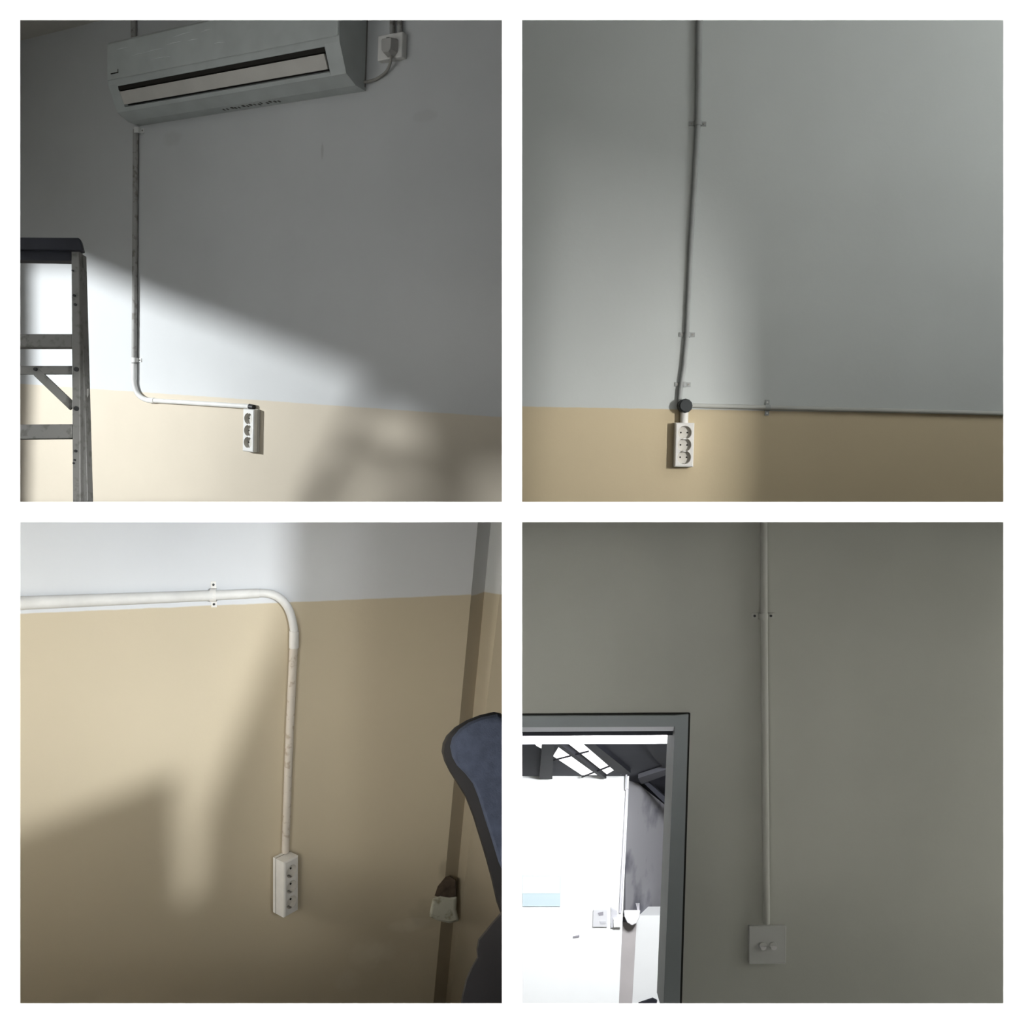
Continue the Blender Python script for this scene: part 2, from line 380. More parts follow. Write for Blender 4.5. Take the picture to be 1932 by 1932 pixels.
# ================================================================== ROOM 1
# air conditioner (x from -.554 to .471 on the wall, about .12 m deep)
bl = R1.p(262, 238); br = R1.p(690, 172); zb = bl.z
AX0, AX1 = bl.x, br.x
t = thing('air_conditioner', 'long white split air conditioner with film-wrapped front, high on the grey wall', 'air conditioner', R1.M @ T((AX0+AX1)/2, 0, zb))
hw = (AX1-AX0)/2
slot = []
for (px, py) in ((238, 183), (262, 212)):
    best = min(((abs(R1.p(px, py, o/1000).x - (AX0+.055)), o/1000) for o in range(20, 160)), key=lambda k: k[0])
    slot.append((best[1], R1.p(px, py, best[1]).z - zb))
# profile (y, z) from the wall round the underside to the top
def prof(notch=False):
    p = [(0, 0), (-.045, .002), (-.088, .022)]
    if notch: p += [(-.094, .031), (-.078, .040), (-.098, .089), (-.1195, .092)]
    p += [(-.121, .098), (-.1245, .125), (-.1245, .228), (-.112, .238), (-.085, .243), (0, .245)]
    return p
SX = .048
bm = bmesh.new()
for (a, b, nn) in ((-hw, -hw+SX, False), (-hw+SX, hw-SX-.01, True), (hw-SX-.01, hw, False)):
    prism_yz(bm, prof(nn), a, b)
body = new_obj('casing', bm, ACM, t, bev=.002)
# front panel, proud of the casing, ends above the vane
bm = bmesh.new(); prism_yz(bm, [(-.1245, .112), (-.1262, .114), (-.1262, .2285), (-.114, .240), (-.112, .237), (-.1245, .227)], -hw+.002, hw-.002)
new_obj('front_panel', bm, ACM, t, bev=.002)
# louvre vane inside the notch
bm = bmesh.new(); prism_yz(bm, [(-.0985, .0375), (-.0925, .0400), (-.1085, .0765), (-.1165, .0745)], -hw+SX+.004, hw-SX-.014)
vane = new_obj('louvre_vane', bm, mat('vane_plastic', (.60, .58, .54), .45, var=.05), t, bev=.0015)
bm = bmesh.new(); prism_yz(bm, [(-.080, .0415), (-.079, .0405), (-.099, .0885), (-.100, .0885)], -hw+SX+.001, hw-SX-.011); new_obj('outlet_shade_lining', bm, HOLE, t)  # near-black lining, the notch's shade put into its colour
bm = bmesh.new(); prism_yz(bm, [(-.098, .078), (-.097, .0880), (-.1188, .0912), (-.1162, .0790)], -hw+SX+.0005, hw-SX-.0105); new_obj('outlet_shade_strip', bm, HOLE, t)  # solid black strip in the gap, painted as its shade
bm = bmesh.new()
for k in range(15):
    x = -hw+.455+k*.017+random.uniform(-.004, .004); wd = random.uniform(.003, .010)
    y = -random.uniform(.016, .026); z = .0004
    hexa(bm, [(x, y, z-.0012), (x+wd, y, z-.0012), (x+wd, y-.010, z-.0008), (x, y-.010, z-.0008)], [(x, y, z+.001), (x+wd, y, z+.001), (x+wd, y-.010, z+.0012), (x, y-.010, z+.0012)])
stk = new_obj('rating_label', bm, mat('label_print', (.13, .13, .12), .7), t)
stk.rotation_euler = (0, 0, 0)
bm = bmesh.new(); box(bm, -hw+.022, -hw+.058, -.1275, -.126, .130, .1335); box(bm, -hw+.058, -hw+.061, -.1275, -.126, .130, .142)
new_obj('panel_mark', bm, HOLE, t)
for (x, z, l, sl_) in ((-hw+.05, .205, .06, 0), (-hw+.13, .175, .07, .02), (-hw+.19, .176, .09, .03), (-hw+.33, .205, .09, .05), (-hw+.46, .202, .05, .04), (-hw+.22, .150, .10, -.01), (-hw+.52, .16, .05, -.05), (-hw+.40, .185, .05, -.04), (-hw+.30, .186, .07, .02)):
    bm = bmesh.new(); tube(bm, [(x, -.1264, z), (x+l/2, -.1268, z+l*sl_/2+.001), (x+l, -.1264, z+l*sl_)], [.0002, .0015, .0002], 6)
    new_obj('film_highlight', bm, mat('pale_film_highlight', (.85, .88, .88), .15, spec=.8), t)  # pale raised streaks stand in for highlights on the wrapping film
# grubby side seam on the right end
bm = bmesh.new(); prism_yz(bm, [(-.002, .01), (-.006, .01), (-.006, .28), (-.002, .28)], hw, hw+.0015); new_obj('mounting_plate_edge', bm, STEEL, t)

# conduit from behind the air conditioner down and along to the strip
OFF = .011; r = .0092
def conduit_v(label, R): return thing('conduit', label, 'conduit', R.M)
def local_thing(name, label, cat, R, x, z, group=None):
    return thing(name, label, cat, R.M @ T(x, 0, z), group)
cx, cz = R1.p(256, 470).x, R1.p(256, 470).z
t = local_thing('conduit', 'grubby white conduit dropping from the air conditioner and turning towards the socket strip', 'conduit', R1, cx, cz)
B0 = Vector((cx, 0, cz))
a0 = v3(R1, 252, 20, OFF)-B0; a0.z = min(a0.z, c.z-cz-.001) if True else a0.z
a1 = v3(R1, 256, 245, OFF)-B0; a2 = v3(R1, 253, 715, OFF)-B0; e1 = v3(R1, 281, 755, OFF)-B0; ec = v3(R1, 253, 751, OFF)-B0; a3 = v3(R1, 474, 767, OFF)-B0
new_obj('pipe', tube(bmesh.new(), [a1, a2], r), DIRTYPIPE, t, smooth=True)
new_obj('elbow', tube(bmesh.new(), arc(a2, e1, ec, 12), r*.98), PIPE, t, smooth=True)
new_obj('pipe', tube(bmesh.new(), [e1, a3], r*.88), PLASTIC, t, smooth=True)
new_obj('coupler', tube(bmesh.new(), [a2+Vector((0, 0, .055)), a2+Vector((0, 0, -.004))], r*1.14), PIPE, t, smooth=True)
new_obj('coupler', tube(bmesh.new(), [e1+(a3-e1).normalized()*-.006, e1+(a3-e1).normalized()*.03], r*1.1), PLASTIC, t, smooth=True)
p = v3(R1, 253.5, 679, OFF)-B0; saddle(t, p.x, p.z, r)
p = v3(R1, 258, 246, OFF)-B0; saddle(t, p.x, p.z, r, screw_m=STEEL, length=.02)
new_obj('end_clip', tube(bmesh.new(), [a3+Vector((-.008, 0, 0)), a3+Vector((.012, 0, -.002))], r*.95), SCREW, t, smooth=True)
up0 = v3(R1, 252, 20, OFF); up1 = v3(R1, 252.5, 100, OFF); up0.z = min(up0.z, c.z-.002)
f_ = (zb+.247-up1.z)/(up0.z-up1.z); up1 = up1 + (up0-up1)*f_
tu = local_thing('conduit', 'short grubby conduit between the ceiling and the air conditioner', 'conduit', R1, up1.x, up1.z)
new_obj('pipe', tube(bmesh.new(), [up0-Vector((up1.x, 0, up1.z)), up1-Vector((up1.x, 0, up1.z))], r), DIRTYPIPE, tu, smooth=True)
# socket strip under the end of it
sp = R1.p(473, 811, .0)
socket_strip('white three-way socket strip, shadow on its right, below the conduit near the lit cream wall', R1.M @ T(sp.x+.016, 0, sp.z-.001), .052, .142, .027)

# plug outlet right of the air conditioner: plate, plug, cord and two conduits above
p = R1.p(745, 93); w1 = R1.p(768, 100).x-R1.p(722, 100).x; h1 = R1.p(745, 70).z-R1.p(745, 117).z
t = local_thing('wall_outlet', 'square white wall outlet to the right of the air conditioner', 'outlet', R1, p.x, p.z)
bm = bmesh.new(); box(bm, -w1/2, w1/2, -.024, 0, -h1/2, h1/2); new_obj('face_plate', bm, PLASTIC, t, bev=.003)
bm = bmesh.new(); box(bm, -.012, -.001, -.027, -.024, h1/2-.02, h1/2-.010); new_obj('rocker_switch', bm, SCREW, t)
PO = Vector((p.x, 0, p.z))
for k, (qa, qb) in enumerate((((740, 0), (740, 68)), ((754, 0), (754, 68)))):
    a = v3(R1, qa[0], 20, .012); b = v3(R1, *qb, .012)
    tt = local_thing('conduit', ('thin conduit above the outlet, nearer the air conditioner', 'thin conduit above the outlet, farther from the air conditioner')[k], 'conduit', R1, b.x, b.z)
    bb = Vector((b.x, 0, b.z)); new_obj('pipe', tube(bmesh.new(), [a-bb, b-bb], .0075), DIRTYPIPE, tt, smooth=True)
pl = v3(R1, 737, 90, .03)
t = local_thing('power_plug', 'grey plug in the outlet with its cord curving to the air conditioner', 'plug', R1, pl.x, pl.z)
bm = bmesh.new(); hexa(bm, [(x*.023, -.024, z*.024) for x, z in ((-1, .8), (-.8, 1), (.8, 1), (1, .8), (.9, -.6), (.5, -1), (-.5, -1), (-.9, -.6))], [(x*.018, -.052, z*.019) for x, z in ((-1, .8), (-.8, 1), (.8, 1), (1, .8), (.9, -.6), (.5, -1), (-.5, -1), (-.9, -.6))])
new_obj('plug_body', bm, mat('plug_grey', (.45, .44, .42), .5), t, bev=.002)
PB = Vector((pl.x, 0, pl.z))
cp = [v3(R1, 738, 106, .035), v3(R1, 736, 120, .02), v3(R1, 728, 136, .01), v3(R1, 712, 148, .008), v3(R1, 698, 153, .01), v3(R1, 686, 155, .02)]
sm = []
for i in range(len(cp)-1):
    for k in range(5):
        tt_ = k/5; p0 = cp[max(i-1, 0)]; p1 = cp[i]; p2 = cp[i+1]; p3 = cp[min(i+2, len(cp)-1)]
        sm.append(.5*((2*p1)+(p2-p0)*tt_+(2*p0-5*p1+4*p2-p3)*tt_**2+(3*p1-p0-3*p2+p3)*tt_**3)-PB)
sm.append(cp[-1]-PB)
new_obj('cord', tube(bmesh.new(), sm, .0042, 10), mat('grey_cord', (.33, .32, .29), .6), t, smooth=True)

# step ladder near the front of room 1
YL = 1.50
def LP(px, py, y=YL): return W(px, py, y)
base = Vector((LP(60, 0).x, YL, CZ+h))
t = thing('step_ladder', 'aluminium step ladder with a black top cap at the left edge', 'ladder', T(*base))
def loc_(v): return v - base
def pxbox(bm, x0, y0, x1, y1, ya, yb, py2=None):   # a box whose front face fills the given pixels at depth ya
    a = LP(x0, y1, ya)-base; b = LP(x1, y0, ya)-base; return box(bm, a.x, b.x, a.y, b.y+(yb-ya), a.z, b.z)
new_obj('top_cap', hexa(bmesh.new(), [LP(-190, 446, YL-.01)-base, LP(148, 448, YL-.01)-base, LP(152, 452, YL-.01)-base, LP(157, 472, YL-.01)-base, LP(-190, 467, YL-.01)-base],
     [LP(-190, 446, YL-.01)-base+Vector((0, .02, 0)), LP(148, 448, YL-.01)-base+Vector((-.006, .02, 0)), LP(152, 452, YL-.01)-base+Vector((-.006, .02, 0)), LP(157, 472, YL-.01)-base+Vector((-.006, .02, 0)), LP(-190, 467, YL-.01)-base+Vector((0, .02, 0))]), CAP, t, bev=.002)
bm = bmesh.new(); hexa(bm, [LP(-188, 468)-base, LP(134, 471)-base, LP(134, 492)-base, LP(-188, 487)-base], [LP(-188, 468)-base+Vector((0, .02, 0)), LP(134, 471)-base+Vector((0, .02, 0)), LP(134, 492)-base+Vector((0, .02, 0)), LP(-188, 487)-base+Vector((0, .02, 0))]); new_obj('cap_skirt', bm, CAP, t)
def rail(x0t, x1t, x0b, x1b, ptop, y0, y1, th=.012, m=ALU):
    zb_ = 0.0
    a = LP(x0t, ptop, y0)-base; b = LP(x1t, ptop, y0)-base; c_ = LP(x1b, 946, y1)-base; d = LP(x0b, 946, y1)-base
    c_.z = d.z = 0
    bm = hexa(bmesh.new(), [a, b, c_, d], [v+Vector((0, th, 0)) for v in (a, b, c_, d)])
    return bm
for (name, mir) in (('front_rail', False), ('front_rail', True)):
    if mir: bm = rail(-212, -182, -216, -186, 470, YL, YL)
    else: bm = rail(134, 150, 137, 152, 470, YL, YL)
    fr = new_obj(name, bm, ALU, t, bev=.0015)
    if not mir:
        for (px, py, rr) in ((141, 558, .003), (143, 575, .003), (145, 697, .0052), (145, 771, .0052), (138, 511, .002), (144, 851, .003), (142, 868, .0022), (140, 874, .0022)):
            q = LP(px, py)-base; new_obj('rivet', disc(bmesh.new(), q.x, -.003, .001, q.z, rr*.75, 12), SCREW, fr)
# web of the channel and the rear rail behind it
new_obj('rear_rail', rail(148, 153, 152, 166, 478, YL+.022, YL+.022, .02), ALU, t, bev=.001)
new_obj('rear_rail', rail(-215, -205, -235, -215, 478, YL+.022, YL+.022, .02), ALU, t, bev=.001)
for (y0a, y0b, y1a, y1b, dd) in ((630, 630, 655, 655, .02), (803, 800, 831, 827, .02)):
    bm = hexa(bmesh.new(), [LP(-186, y0a, YL+.002)-base, LP(136, y0b, YL+.002)-base, LP(136, y1b, YL+.002)-base, LP(-186, y1a, YL+.002)-base],
              [LP(-186, y0a, YL+.002)-base+Vector((0, dd, 0)), LP(136, y0b, YL+.002)-base+Vector((0, dd, 0)), LP(136, y1b, YL+.002)-base+Vector((0, dd, -.0)), LP(-186, y1a, YL+.002)-base+Vector((0, dd, 0))])
    new_obj('step', bm, ALU, t, bev=.0015)
bm = hexa(bmesh.new(), [LP(-186, 690, YL+.02)-base, LP(140, 690, YL+.02)-base, LP(140, 706, YL+.02)-base, LP(-186, 706, YL+.02)-base],
          [LP(-186, 690, YL+.02)-base+Vector((0, .006, 0)), LP(140, 690, YL+.02)-base+Vector((0, .006, 0)), LP(140, 706, YL+.02)-base+Vector((0, .006, 0)), LP(-186, 706, YL+.02)-base+Vector((0, .006, 0))])
cb = new_obj('cross_bar', bm, ALU, t, bev=.001)
q = LP(68, 697, YL+.02)-base; new_obj('rivet', disc(bmesh.new(), q.x, q.y-.004, q.y+.001, q.z, .003, 12), SCREW, cb)
a = LP(70, 703, YL+.022)-base; b = LP(138, 768, YL+.02)-base
new_obj('diagonal_brace', bar(bmesh.new(), a, b, .005, .014, Vector((0, 1, 0)).cross((b-a).normalized())), ALU, t)
bm = bmesh.new()
hexa(bm, [LP(153, 745, YL+.03)-base, LP(160, 735, YL+.03)-base, LP(167, 733, YL+.03)-base, LP(167, 745, YL+.03)-base, LP(160, 762, YL+.03)-base, LP(154, 764, YL+.03)-base],
     [LP(153, 745, YL+.04)-base, LP(160, 735, YL+.04)-base, LP(167, 733, YL+.04)-base, LP(167, 745, YL+.04)-base, LP(160, 762, YL+.04)-base, LP(154, 764, YL+.04)-base])
new_obj('spreader_hinge', bm, mat('bright_hinge', (.5, .49, .46), .4, metal=.5), t)
bm = bmesh.new()
hexa(bm, [LP(150, 472, YL+.02)-base, LP(156, 476, YL+.02)-base, LP(157, 505, YL+.02)-base, LP(153, 507, YL+.02)-base],
     [LP(150, 472, YL+.04)-base, LP(156, 476, YL+.04)-base, LP(157, 505, YL+.04)-base, LP(153, 507, YL+.04)-base])
new_obj('hinge_pin', bm, SCREW, t)

# ================================================================== ROOM 2
RO = .009
pp = [(1322, -90), (1319, 60), (1317, 230), (1311, 340), (1304, 450), (1300, 540), (1296, 631), (1291, 690), (1284, 735), (1282, 758)]
cc = R2.p(1300, 500)
t = local_thing('conduit', 'thin grey-white cable conduit running down to the dark junction', 'conduit', R2, cc.x, cc.z)
BB = Vector((cc.x, 0, cc.z))
pts = [v3(R2, *q, RO)-BB for q in pp]
COND2 = mat('grey_painted_conduit', (.34, .355, .35), .7, var=.08, scale=12)
new_obj('pipe', tube(bmesh.new(), pts, [.0105, .010, .009, .008, .0075, .007, .007, .007, .007, .007], 18), COND2, t, smooth=True)
for (px, py, rr) in ((1317, 232, .009), (1297, 631, .007), (1289, 725, .007)):
    q = v3(R2, px, py, RO)-BB; saddle(t, q.x, q.z, rr, m=COND2, screw_m=STEEL)
a = v3(R2, 1302, 765, .008); b = v3(R2, 1905, 780, .012)
t = local_thing('conduit', 'grey conduit running level along the paint line to the right', 'conduit', R2, a.x, a.z)
b = v3(R2, 1925, 781, .008)
new_obj('pipe', tube(bmesh.new(), [Vector((0, a.y, 0)), b-Vector((a.x, 0, a.z))], .007), mat('wall_coloured_conduit', (.46, .47, .44), .7, var=.05), t, smooth=True)
q = v3(R2, 1449, 769, .012)-Vector((a.x, 0, a.z)); saddle(t, q.x, q.z, .007, vertical=False, m=COND2, screw_m=PIPE)
jp = R2.p(1291, 766, .01)
t = local_thing('junction_box', 'small black round junction box above the blurred socket strip', 'junction box', R2, jp.x, jp.z)
JB = mat('black_rubber', (.035, .04, .042), .6)
new_obj('box_body', disc(bmesh.new(), 0, -.034, 0, 0, .0225, 12), JB, t, bev=.003)
new_obj('box_lid', disc(bmesh.new(), 0, -.038, -.034, 0, .018, 12), JB, t)
new_obj('gland', tube(bmesh.new(), [(0, -.016, -.020), (0, -.016, -.055)], .0125), PLASTIC, t, smooth=True)
sp = R2.p(1291, 840)
socket_strip('white three-way socket strip under the black junction, shadow on its left', R2.M @ T(sp.x-.005, 0, sp.z+.001), .060, .140, .030)

# ================================================================== ROOM 3
OF = .016
cc = R3.p(400, 1124); BB = Vector((cc.x, 0, cc.z))
t = local_thing('conduit', 'white conduit along the paint line bending down to the lower socket strip', 'conduit', R3, cc.x, cc.z)
def q3_(px, py): return v3(R3, px, py, OF)-BB
a = q3_(-60, 1142); b = q3_(402, 1123.5); c2 = q3_(492, 1119.5)
def rad(px, w_px, py=1130): q = R3.M @ v3(R3, px, py, OF); return w_px/2*q.y/F
new_obj('pipe', tube(bmesh.new(), [a, q3_(38, 1138), b], [rad(38, 26.5), rad(38, 26), rad(400, 20)]), PIPE, t, smooth=True)
new_obj('coupler', tube(bmesh.new(), [b, q3_(489, 1119.5)], [rad(400, 19), rad(490, 17.5)]), PIPE, t, smooth=True)
bend = arc(q3_(486, 1120), q3_(555, 1192), q3_(548, 1112), 16)
new_obj('elbow', tube(bmesh.new(), bend, [rad(500, 15.5)]*17), PIPE, t, smooth=True)
new_obj('coupler', tube(bmesh.new(), [q3_(555, 1190), q3_(554.5, 1222)], rad(555, 18, 1200)), PLASTIC, t, smooth=True)
new_obj('pipe', tube(bmesh.new(), [q3_(554, 1220), q3_(545, 1420), q3_(538.5, 1608)], [rad(550, 15.5, 1220), rad(545, 15, 1420), rad(537, 14, 1600)]), mat('stained_conduit', (.62, .57, .50), .55, stain=(.45, .38, .30), scale=60), t, smooth=True)
q = q3_(402, 1124); s = saddle(t, q.x, q.z, rad(400, 21), vertical=False, length=.014, m=PLASTIC)
sp = R3.p(530, 1665, .0)
socket_strip('white three-way socket strip turned to the right at the end of the bent conduit', R3.M @ T(sp.x-.001, -.014, sp.z+.012) @ Matrix.Rotation(math.radians(42), 4, 'Z') @ Matrix.Rotation(math.radians(1.2), 4, 'Y'), .044, .142, .042)
# corner pier and the wall beyond it
zt = R3.at(-.02, CZ-h).z+.2; zbm = -1.0
p1 = R3.p(889, 1121); pq = Vector((p1.x, 0))
def corner_pts():
    # plan points: corner on the wall, then out of the wall towards the room, then along
    a_ = (p1.x, 0.0)
    d = -.035; b_ = R3.p(914, 1124, d)
    c_ = R3.p(958, 1128, 0.0)
    return a_, (b_.x, -d), (c_.x, 0.0)
ca, cb_, cc_ = corner_pts()
top_w = CZ-h
def vert_strip(A2, B2, th, lean):
    # wall strip from plan A2 to plan B2, reaching up to the floor slab above
    def tz(x, y): # local z where world z = top_w
        return (top_w - R3.O.z - x*R3.u.z + y*R3.n.z)/R3.w.z
    bm = bmesh.new(); ax, ay = A2; bx2, by = B2
    lo = -.9
    ka, kb = lean; z_ = cr.z
    f = [(ax+ka*(lo-z_), ay, lo), (bx2+kb*(lo-z_), by, lo), (bx2+kb*(tz(bx2, by)-z_), by, tz(bx2, by)), (ax+ka*(tz(ax, ay)-z_), ay, tz(ax, ay))]
    return hexa(bm, f, [(q_[0]+th[0], q_[1]+th[1], q_[2]) for q_ in f])
b1 = R3.p(889, 1121); bw = b1.z
P3b = paint('two_tone_paint_pier', (.60, .615, .62), (.50, .435, .32), bw-.004, 0)
struct('wall_corner', vert_strip((ca[0], 0.0), cb_, (.012, .02), (KL, KL)), P3b, R3.M)
struct('wall_side', vert_strip(cb_, cc_, (.004, .02), (KL, 0)), P3b, R3.M)
# broken hole with white plaster at the foot of the corner
q = R3.p(843, 1700); 
t = local_thing('plaster_block', 'rough white plaster block with a dark hole above at the foot of the corner', 'plaster patch', R3, q.x, q.z)
bm = bmesh.new(); n = 14
random.seed(7)
def blob(bm, pts_px, off0, off1, inset=.85):
    c0 = sum(p[0] for p in pts_px)/len(pts_px); c1 = sum(p[1] for p in pts_px)/len(pts_px)
    f = [v3(R3, c0+(p[0]-c0)*inset, c1+(p[1]-c1)*inset, off1)-Vector((q.x, 0, q.z)) for p in pts_px]
    k = [v3(R3, *p, off0)-Vector((q.x, 0, q.z)) for p in pts_px]
    return hexa(bm, f, k)
blob(bm, [(816, 1693), (830, 1689), (848, 1692), (864, 1690), (862, 1715), (868, 1738), (850, 1743), (825, 1738), (808, 1730), (812, 1708)], 0, .009)
new_obj('plaster', bm, mat('crumbly_plaster', (.50, .50, .42), .95, stain=(.30, .28, .2), scale=30, bump=.8, bscale=90), t, bev=.004)
bm = bmesh.new(); blob(bm, [(820, 1690), (826, 1672), (840, 1655), (848, 1652), (860, 1660), (861, 1690), (848, 1696), (834, 1694)], 0, .004, .95)
new_obj('hole', bm, mat('hole_shadow', (.075, .055, .04), .95, var=.3, scale=40), t)  # raised dark patch, the cavity's shade put into its colour

# office chair, cut off by the cross wall at the right edge
YC = 1.62
def CP(px, py, y=YC): v = W(px, py, y); v.x = min(v.x, -h-.002); return v
base = Vector((-.10, YC+.05, CZ-1.44))
t = thing('office_chair', 'blue padded office chair with a black shell at the right edge', 'chair', T(*base))
out = [(962, 1352), (945, 1346), (932, 1343), (905, 1349), (880, 1359), (858, 1372), (842, 1388), (835, 1402), (833, 1418), (838, 1436), (848, 1456), (862, 1478), (878, 1504), (892, 1540), (905, 1582), (917, 1622), (928, 1664), (936, 1700), (944, 1722), (962, 1735)]
cu = [(962, 1356), (938, 1347), (908, 1353), (884, 1363), (866, 1376), (853, 1392), (849, 1408), (853, 1428), (862, 1444), (878, 1460), (892, 1478), (903, 1506), (915, 1545), (928, 1585), (940, 1625), (951, 1650), (962, 1660)]
SH = mat('black_chair_plastic', (.022, .021, .022), .45, var=.15)
FAB = mat('blue_upholstery', (.075, .092, .14), .9, var=.12, scale=60, bump=.6, bscale=300)
def ringc(pts_, y, k=1.0, cx=985, cy=1510):
    return [CP(cx+(p[0]-cx)*k, cy+(p[1]-cy)*k, y)-base for p in pts_]
def loft(rings):
    bm = bmesh.new(); vs = [[bm.verts.new(p) for p in r_] for r_ in rings]
    for a_, b_ in zip(vs, vs[1:]):
        for i in range(len(a_)): j = (i+1) % len(a_); bm.faces.new((a_[i], a_[j], b_[j], b_[i]))
    bm.faces.new(vs[0]); bm.faces.new(vs[-1][::-1]); return bm
new_obj('backrest_shell', loft([ringc(out, YC, .97), ringc(out, YC+.008, 1.0), ringc(out, YC+.04, .995), ringc(out, YC+.06, .96)]), SH, t, smooth=True)
new_obj('backrest_cushion', loft([ringc(cu, YC-.022, .93), ringc(cu, YC-.018, .97), ringc(cu, YC-.006, 1.0), ringc(cu, YC+.012, 1.0)]), FAB, t, smooth=True)
seat = [(962, 1716), (944, 1722), (930, 1738), (912, 1760), (902, 1772), (899, 1790), (900, 1806), (888, 1826), (878, 1850), (871, 1880), (866, 1920), (864, 1990), (880, 2010), (962, 2010)]
new_obj('seat', loft([ringc(seat, YC-.07, .97, 985, 1850), ringc(seat, YC-.06, 1, 985, 1850), ringc(seat, YC+.13, 1, 985, 1850), ringc(seat, YC+.15, .96, 985, 1850)]), SH, t, smooth=True)
zs_ = CP(900, 2005).z - base.z
new_obj('gas_column', tube(bmesh.new(), [(.055, 0, .07), (.055, 0, zs_)], .025), SH, t, smooth=True)
for k in range(3):
    an = PI*.5 + PI*.5*k
    e = Vector((.055+math.cos(an)*.25, math.sin(an)*.22, .045)); new_obj('leg', bar(bmesh.new(), Vector((.055, 0, .07)), e, .04, .025), SH, t)
    new_obj('caster', tube(bmesh.new(), [e+Vector((-.012, 0, -.021)), e+Vector((.012, 0, -.021))], .0238, 16), SH, t, smooth=True)

# ================================================================== ROOM 4
q = R4.p(1442, 1300, .01); BB = Vector((q.x, 0, q.z))
t = local_thing('conduit', 'thin conduit running down the olive-grey wall to the light switch', 'conduit', R4, q.x, q.z)
C4 = mat('painted_over_conduit', (.53, .53, .48), .6, var=.04)
a = v3(R4, 1441, 975, .010)-BB; m1 = v3(R4, 1441.5, 1163, .010)-BB; b = v3(R4, 1446, 1742, .010)-BB
new_obj('pipe', tube(bmesh.new(), [a, m1, b], .0078), C4, t, smooth=True)
saddle(t, m1.x-.001, m1.z, .0078, m=C4, length=.014)
q = R4.p(1446, 1779)
t = local_thing('light_switch', 'square two-button light switch plate right of the doorway', 'light switch', R4, q.x, q.z)
SWM = mat('switch_plastic', (.54, .54, .51), .4)
bm = bmesh.new(); box(bm, -.0425, .0425, -.009, 0, -.0435, .0435); new_obj('plate', bm, SWM, t, bev=.002)
bm = bmesh.new(); box(bm, -.0405, .0405, -.0105, -.009, -.0435, -.042); new_obj('plate_edge_highlight', bm, mat('pale_edge_highlight', (.62, .62, .59), .3), t)  # pale strip, the highlight along the plate's bottom put into colour
for sx_ in (-.0115, .0125):
    rg = new_obj('button', disc(bmesh.new(), sx_, -.0125, -.009, -.001, .0088, 24, .0088), SWM, t, bev=.001)
    bm = bmesh.new(); hexa(bm, [(sx_+.0068*math.cos(PI+PI*k/8), -.0165, -.0015+.0068*math.sin(PI+PI*k/8)) for k in range(9)], [(sx_+.0072*math.cos(PI+PI*k/8), -.0125, -.001+.0072*math.sin(PI+PI*k/8)) for k in range(9)])
    new_obj('button_highlight', bm, mat('glossy_white', (.72, .70, .69), .25, spec=.6), rg)  # pale lower half disc, the button's highlight put into colour

# doorway frame
def d4(px, py, off): return v3(R4, px, py, off)
fr = bpy.data.objects.new('door_1', None); COL.objects.link(fr); fr.matrix_world = R4.M; fr['kind'] = 'structure'
FRM = mat('grey_anodised_frame', (.31, .335, .34), .5, metal=.1, var=.04)
def quad(px4, o0, o1): return hexa(bmesh.new(), [d4(*p, o0) for p in px4], [Vector((d4(*p, o0).x, -o1, d4(*p, o0).z)) for p in px4])
new_obj('jamb', quad([(1274, 1350), (1299, 1348), (1282, 1915), (1251, 1915)], .012, -.075), FRM, fr)
new_obj('head', quad([(985.5, 1351), (1274, 1350), (1274, 1371), (985.5, 1372)], .012, -.075), FRM, fr)
new_obj('seal_gap', quad([(1298, 1347), (1302.5, 1346), (1286, 1915), (1281.5, 1915)], .006, 0), HOLE, fr)
new_obj('head_gap', quad([(985.5, 1347.5), (1301, 1345.5), (1301, 1348.5), (985.5, 1351)], .006, 0), HOLE, fr)
new_obj('head_track', quad([(985.5, 1372), (1273, 1371), (1272, 1379), (985.5, 1381)], .006, -.03), mat('satin_strip', (.62, .63, .66), .3, metal=.2), fr)
new_obj('head_recess_shade', quad([(985.5, 1381), (1272, 1379), (1271.5, 1387), (985.5, 1389)], -.01, -.05), mat('recess_shade_dark', (.03, .032, .04), .8), fr)  # solid dark bar, shade of a recess put into its colour
new_obj('jamb_reflection', quad([(1272, 1400), (1274.5, 1400), (1254.5, 1915), (1251.5, 1915)], -.01, -.07), mat('pale_reflection', (.70, .72, .74), .4), fr)  # pale strip painted as the reflection along the jamb's inner edge

# the hall seen through the doorway
YH = 4.2
sr = -.42
def roof_y(px, py):                       # distance where the sight line meets the sloping hall roof
    zz = -(py-966)/F; return (-.41 - sr*2.2)/(zz - sr)
def RP(px, py, dz=0): y = roof_y(px, py); v = W(px, py, y); v.z += dz; return v
HW = mat('white_hall_paint', (.86, .87, .87), .8, var=.01)
DK = mat('dark_roof_sheet', (.045, .047, .062), .8, var=.12, scale=2)
DK2 = mat('dark_roof_beam', (.018, .019, .026), .7, var=.2, scale=3)
GW = mat('stained_cement', (.38, .375, .40), .95, stain=(.17, .17, .20), scale=2.6, bump=.3, bscale=20)
bm = bmesh.new()
ys, ye = 2.12, 5.6
hexa(bm, [(.03, ys, CZ-.41+sr*(ys-2.2)), (2.6, ys, CZ-.41+sr*(ys-2.2)), (2.6, ye, CZ-.41+sr*(ye-2.2)), (.03, ye, CZ-.41+sr*(ye-2.2))],
     [(.03, ys, CZ-.35+sr*(ys-2.2)), (2.6, ys, CZ-.35+sr*(ys-2.2)), (2.6, ye, CZ-.35+sr*(ye-2.2)), (.03, ye, CZ-.35+sr*(ye-2.2))])
struct('ceiling_hall', bm, DK)
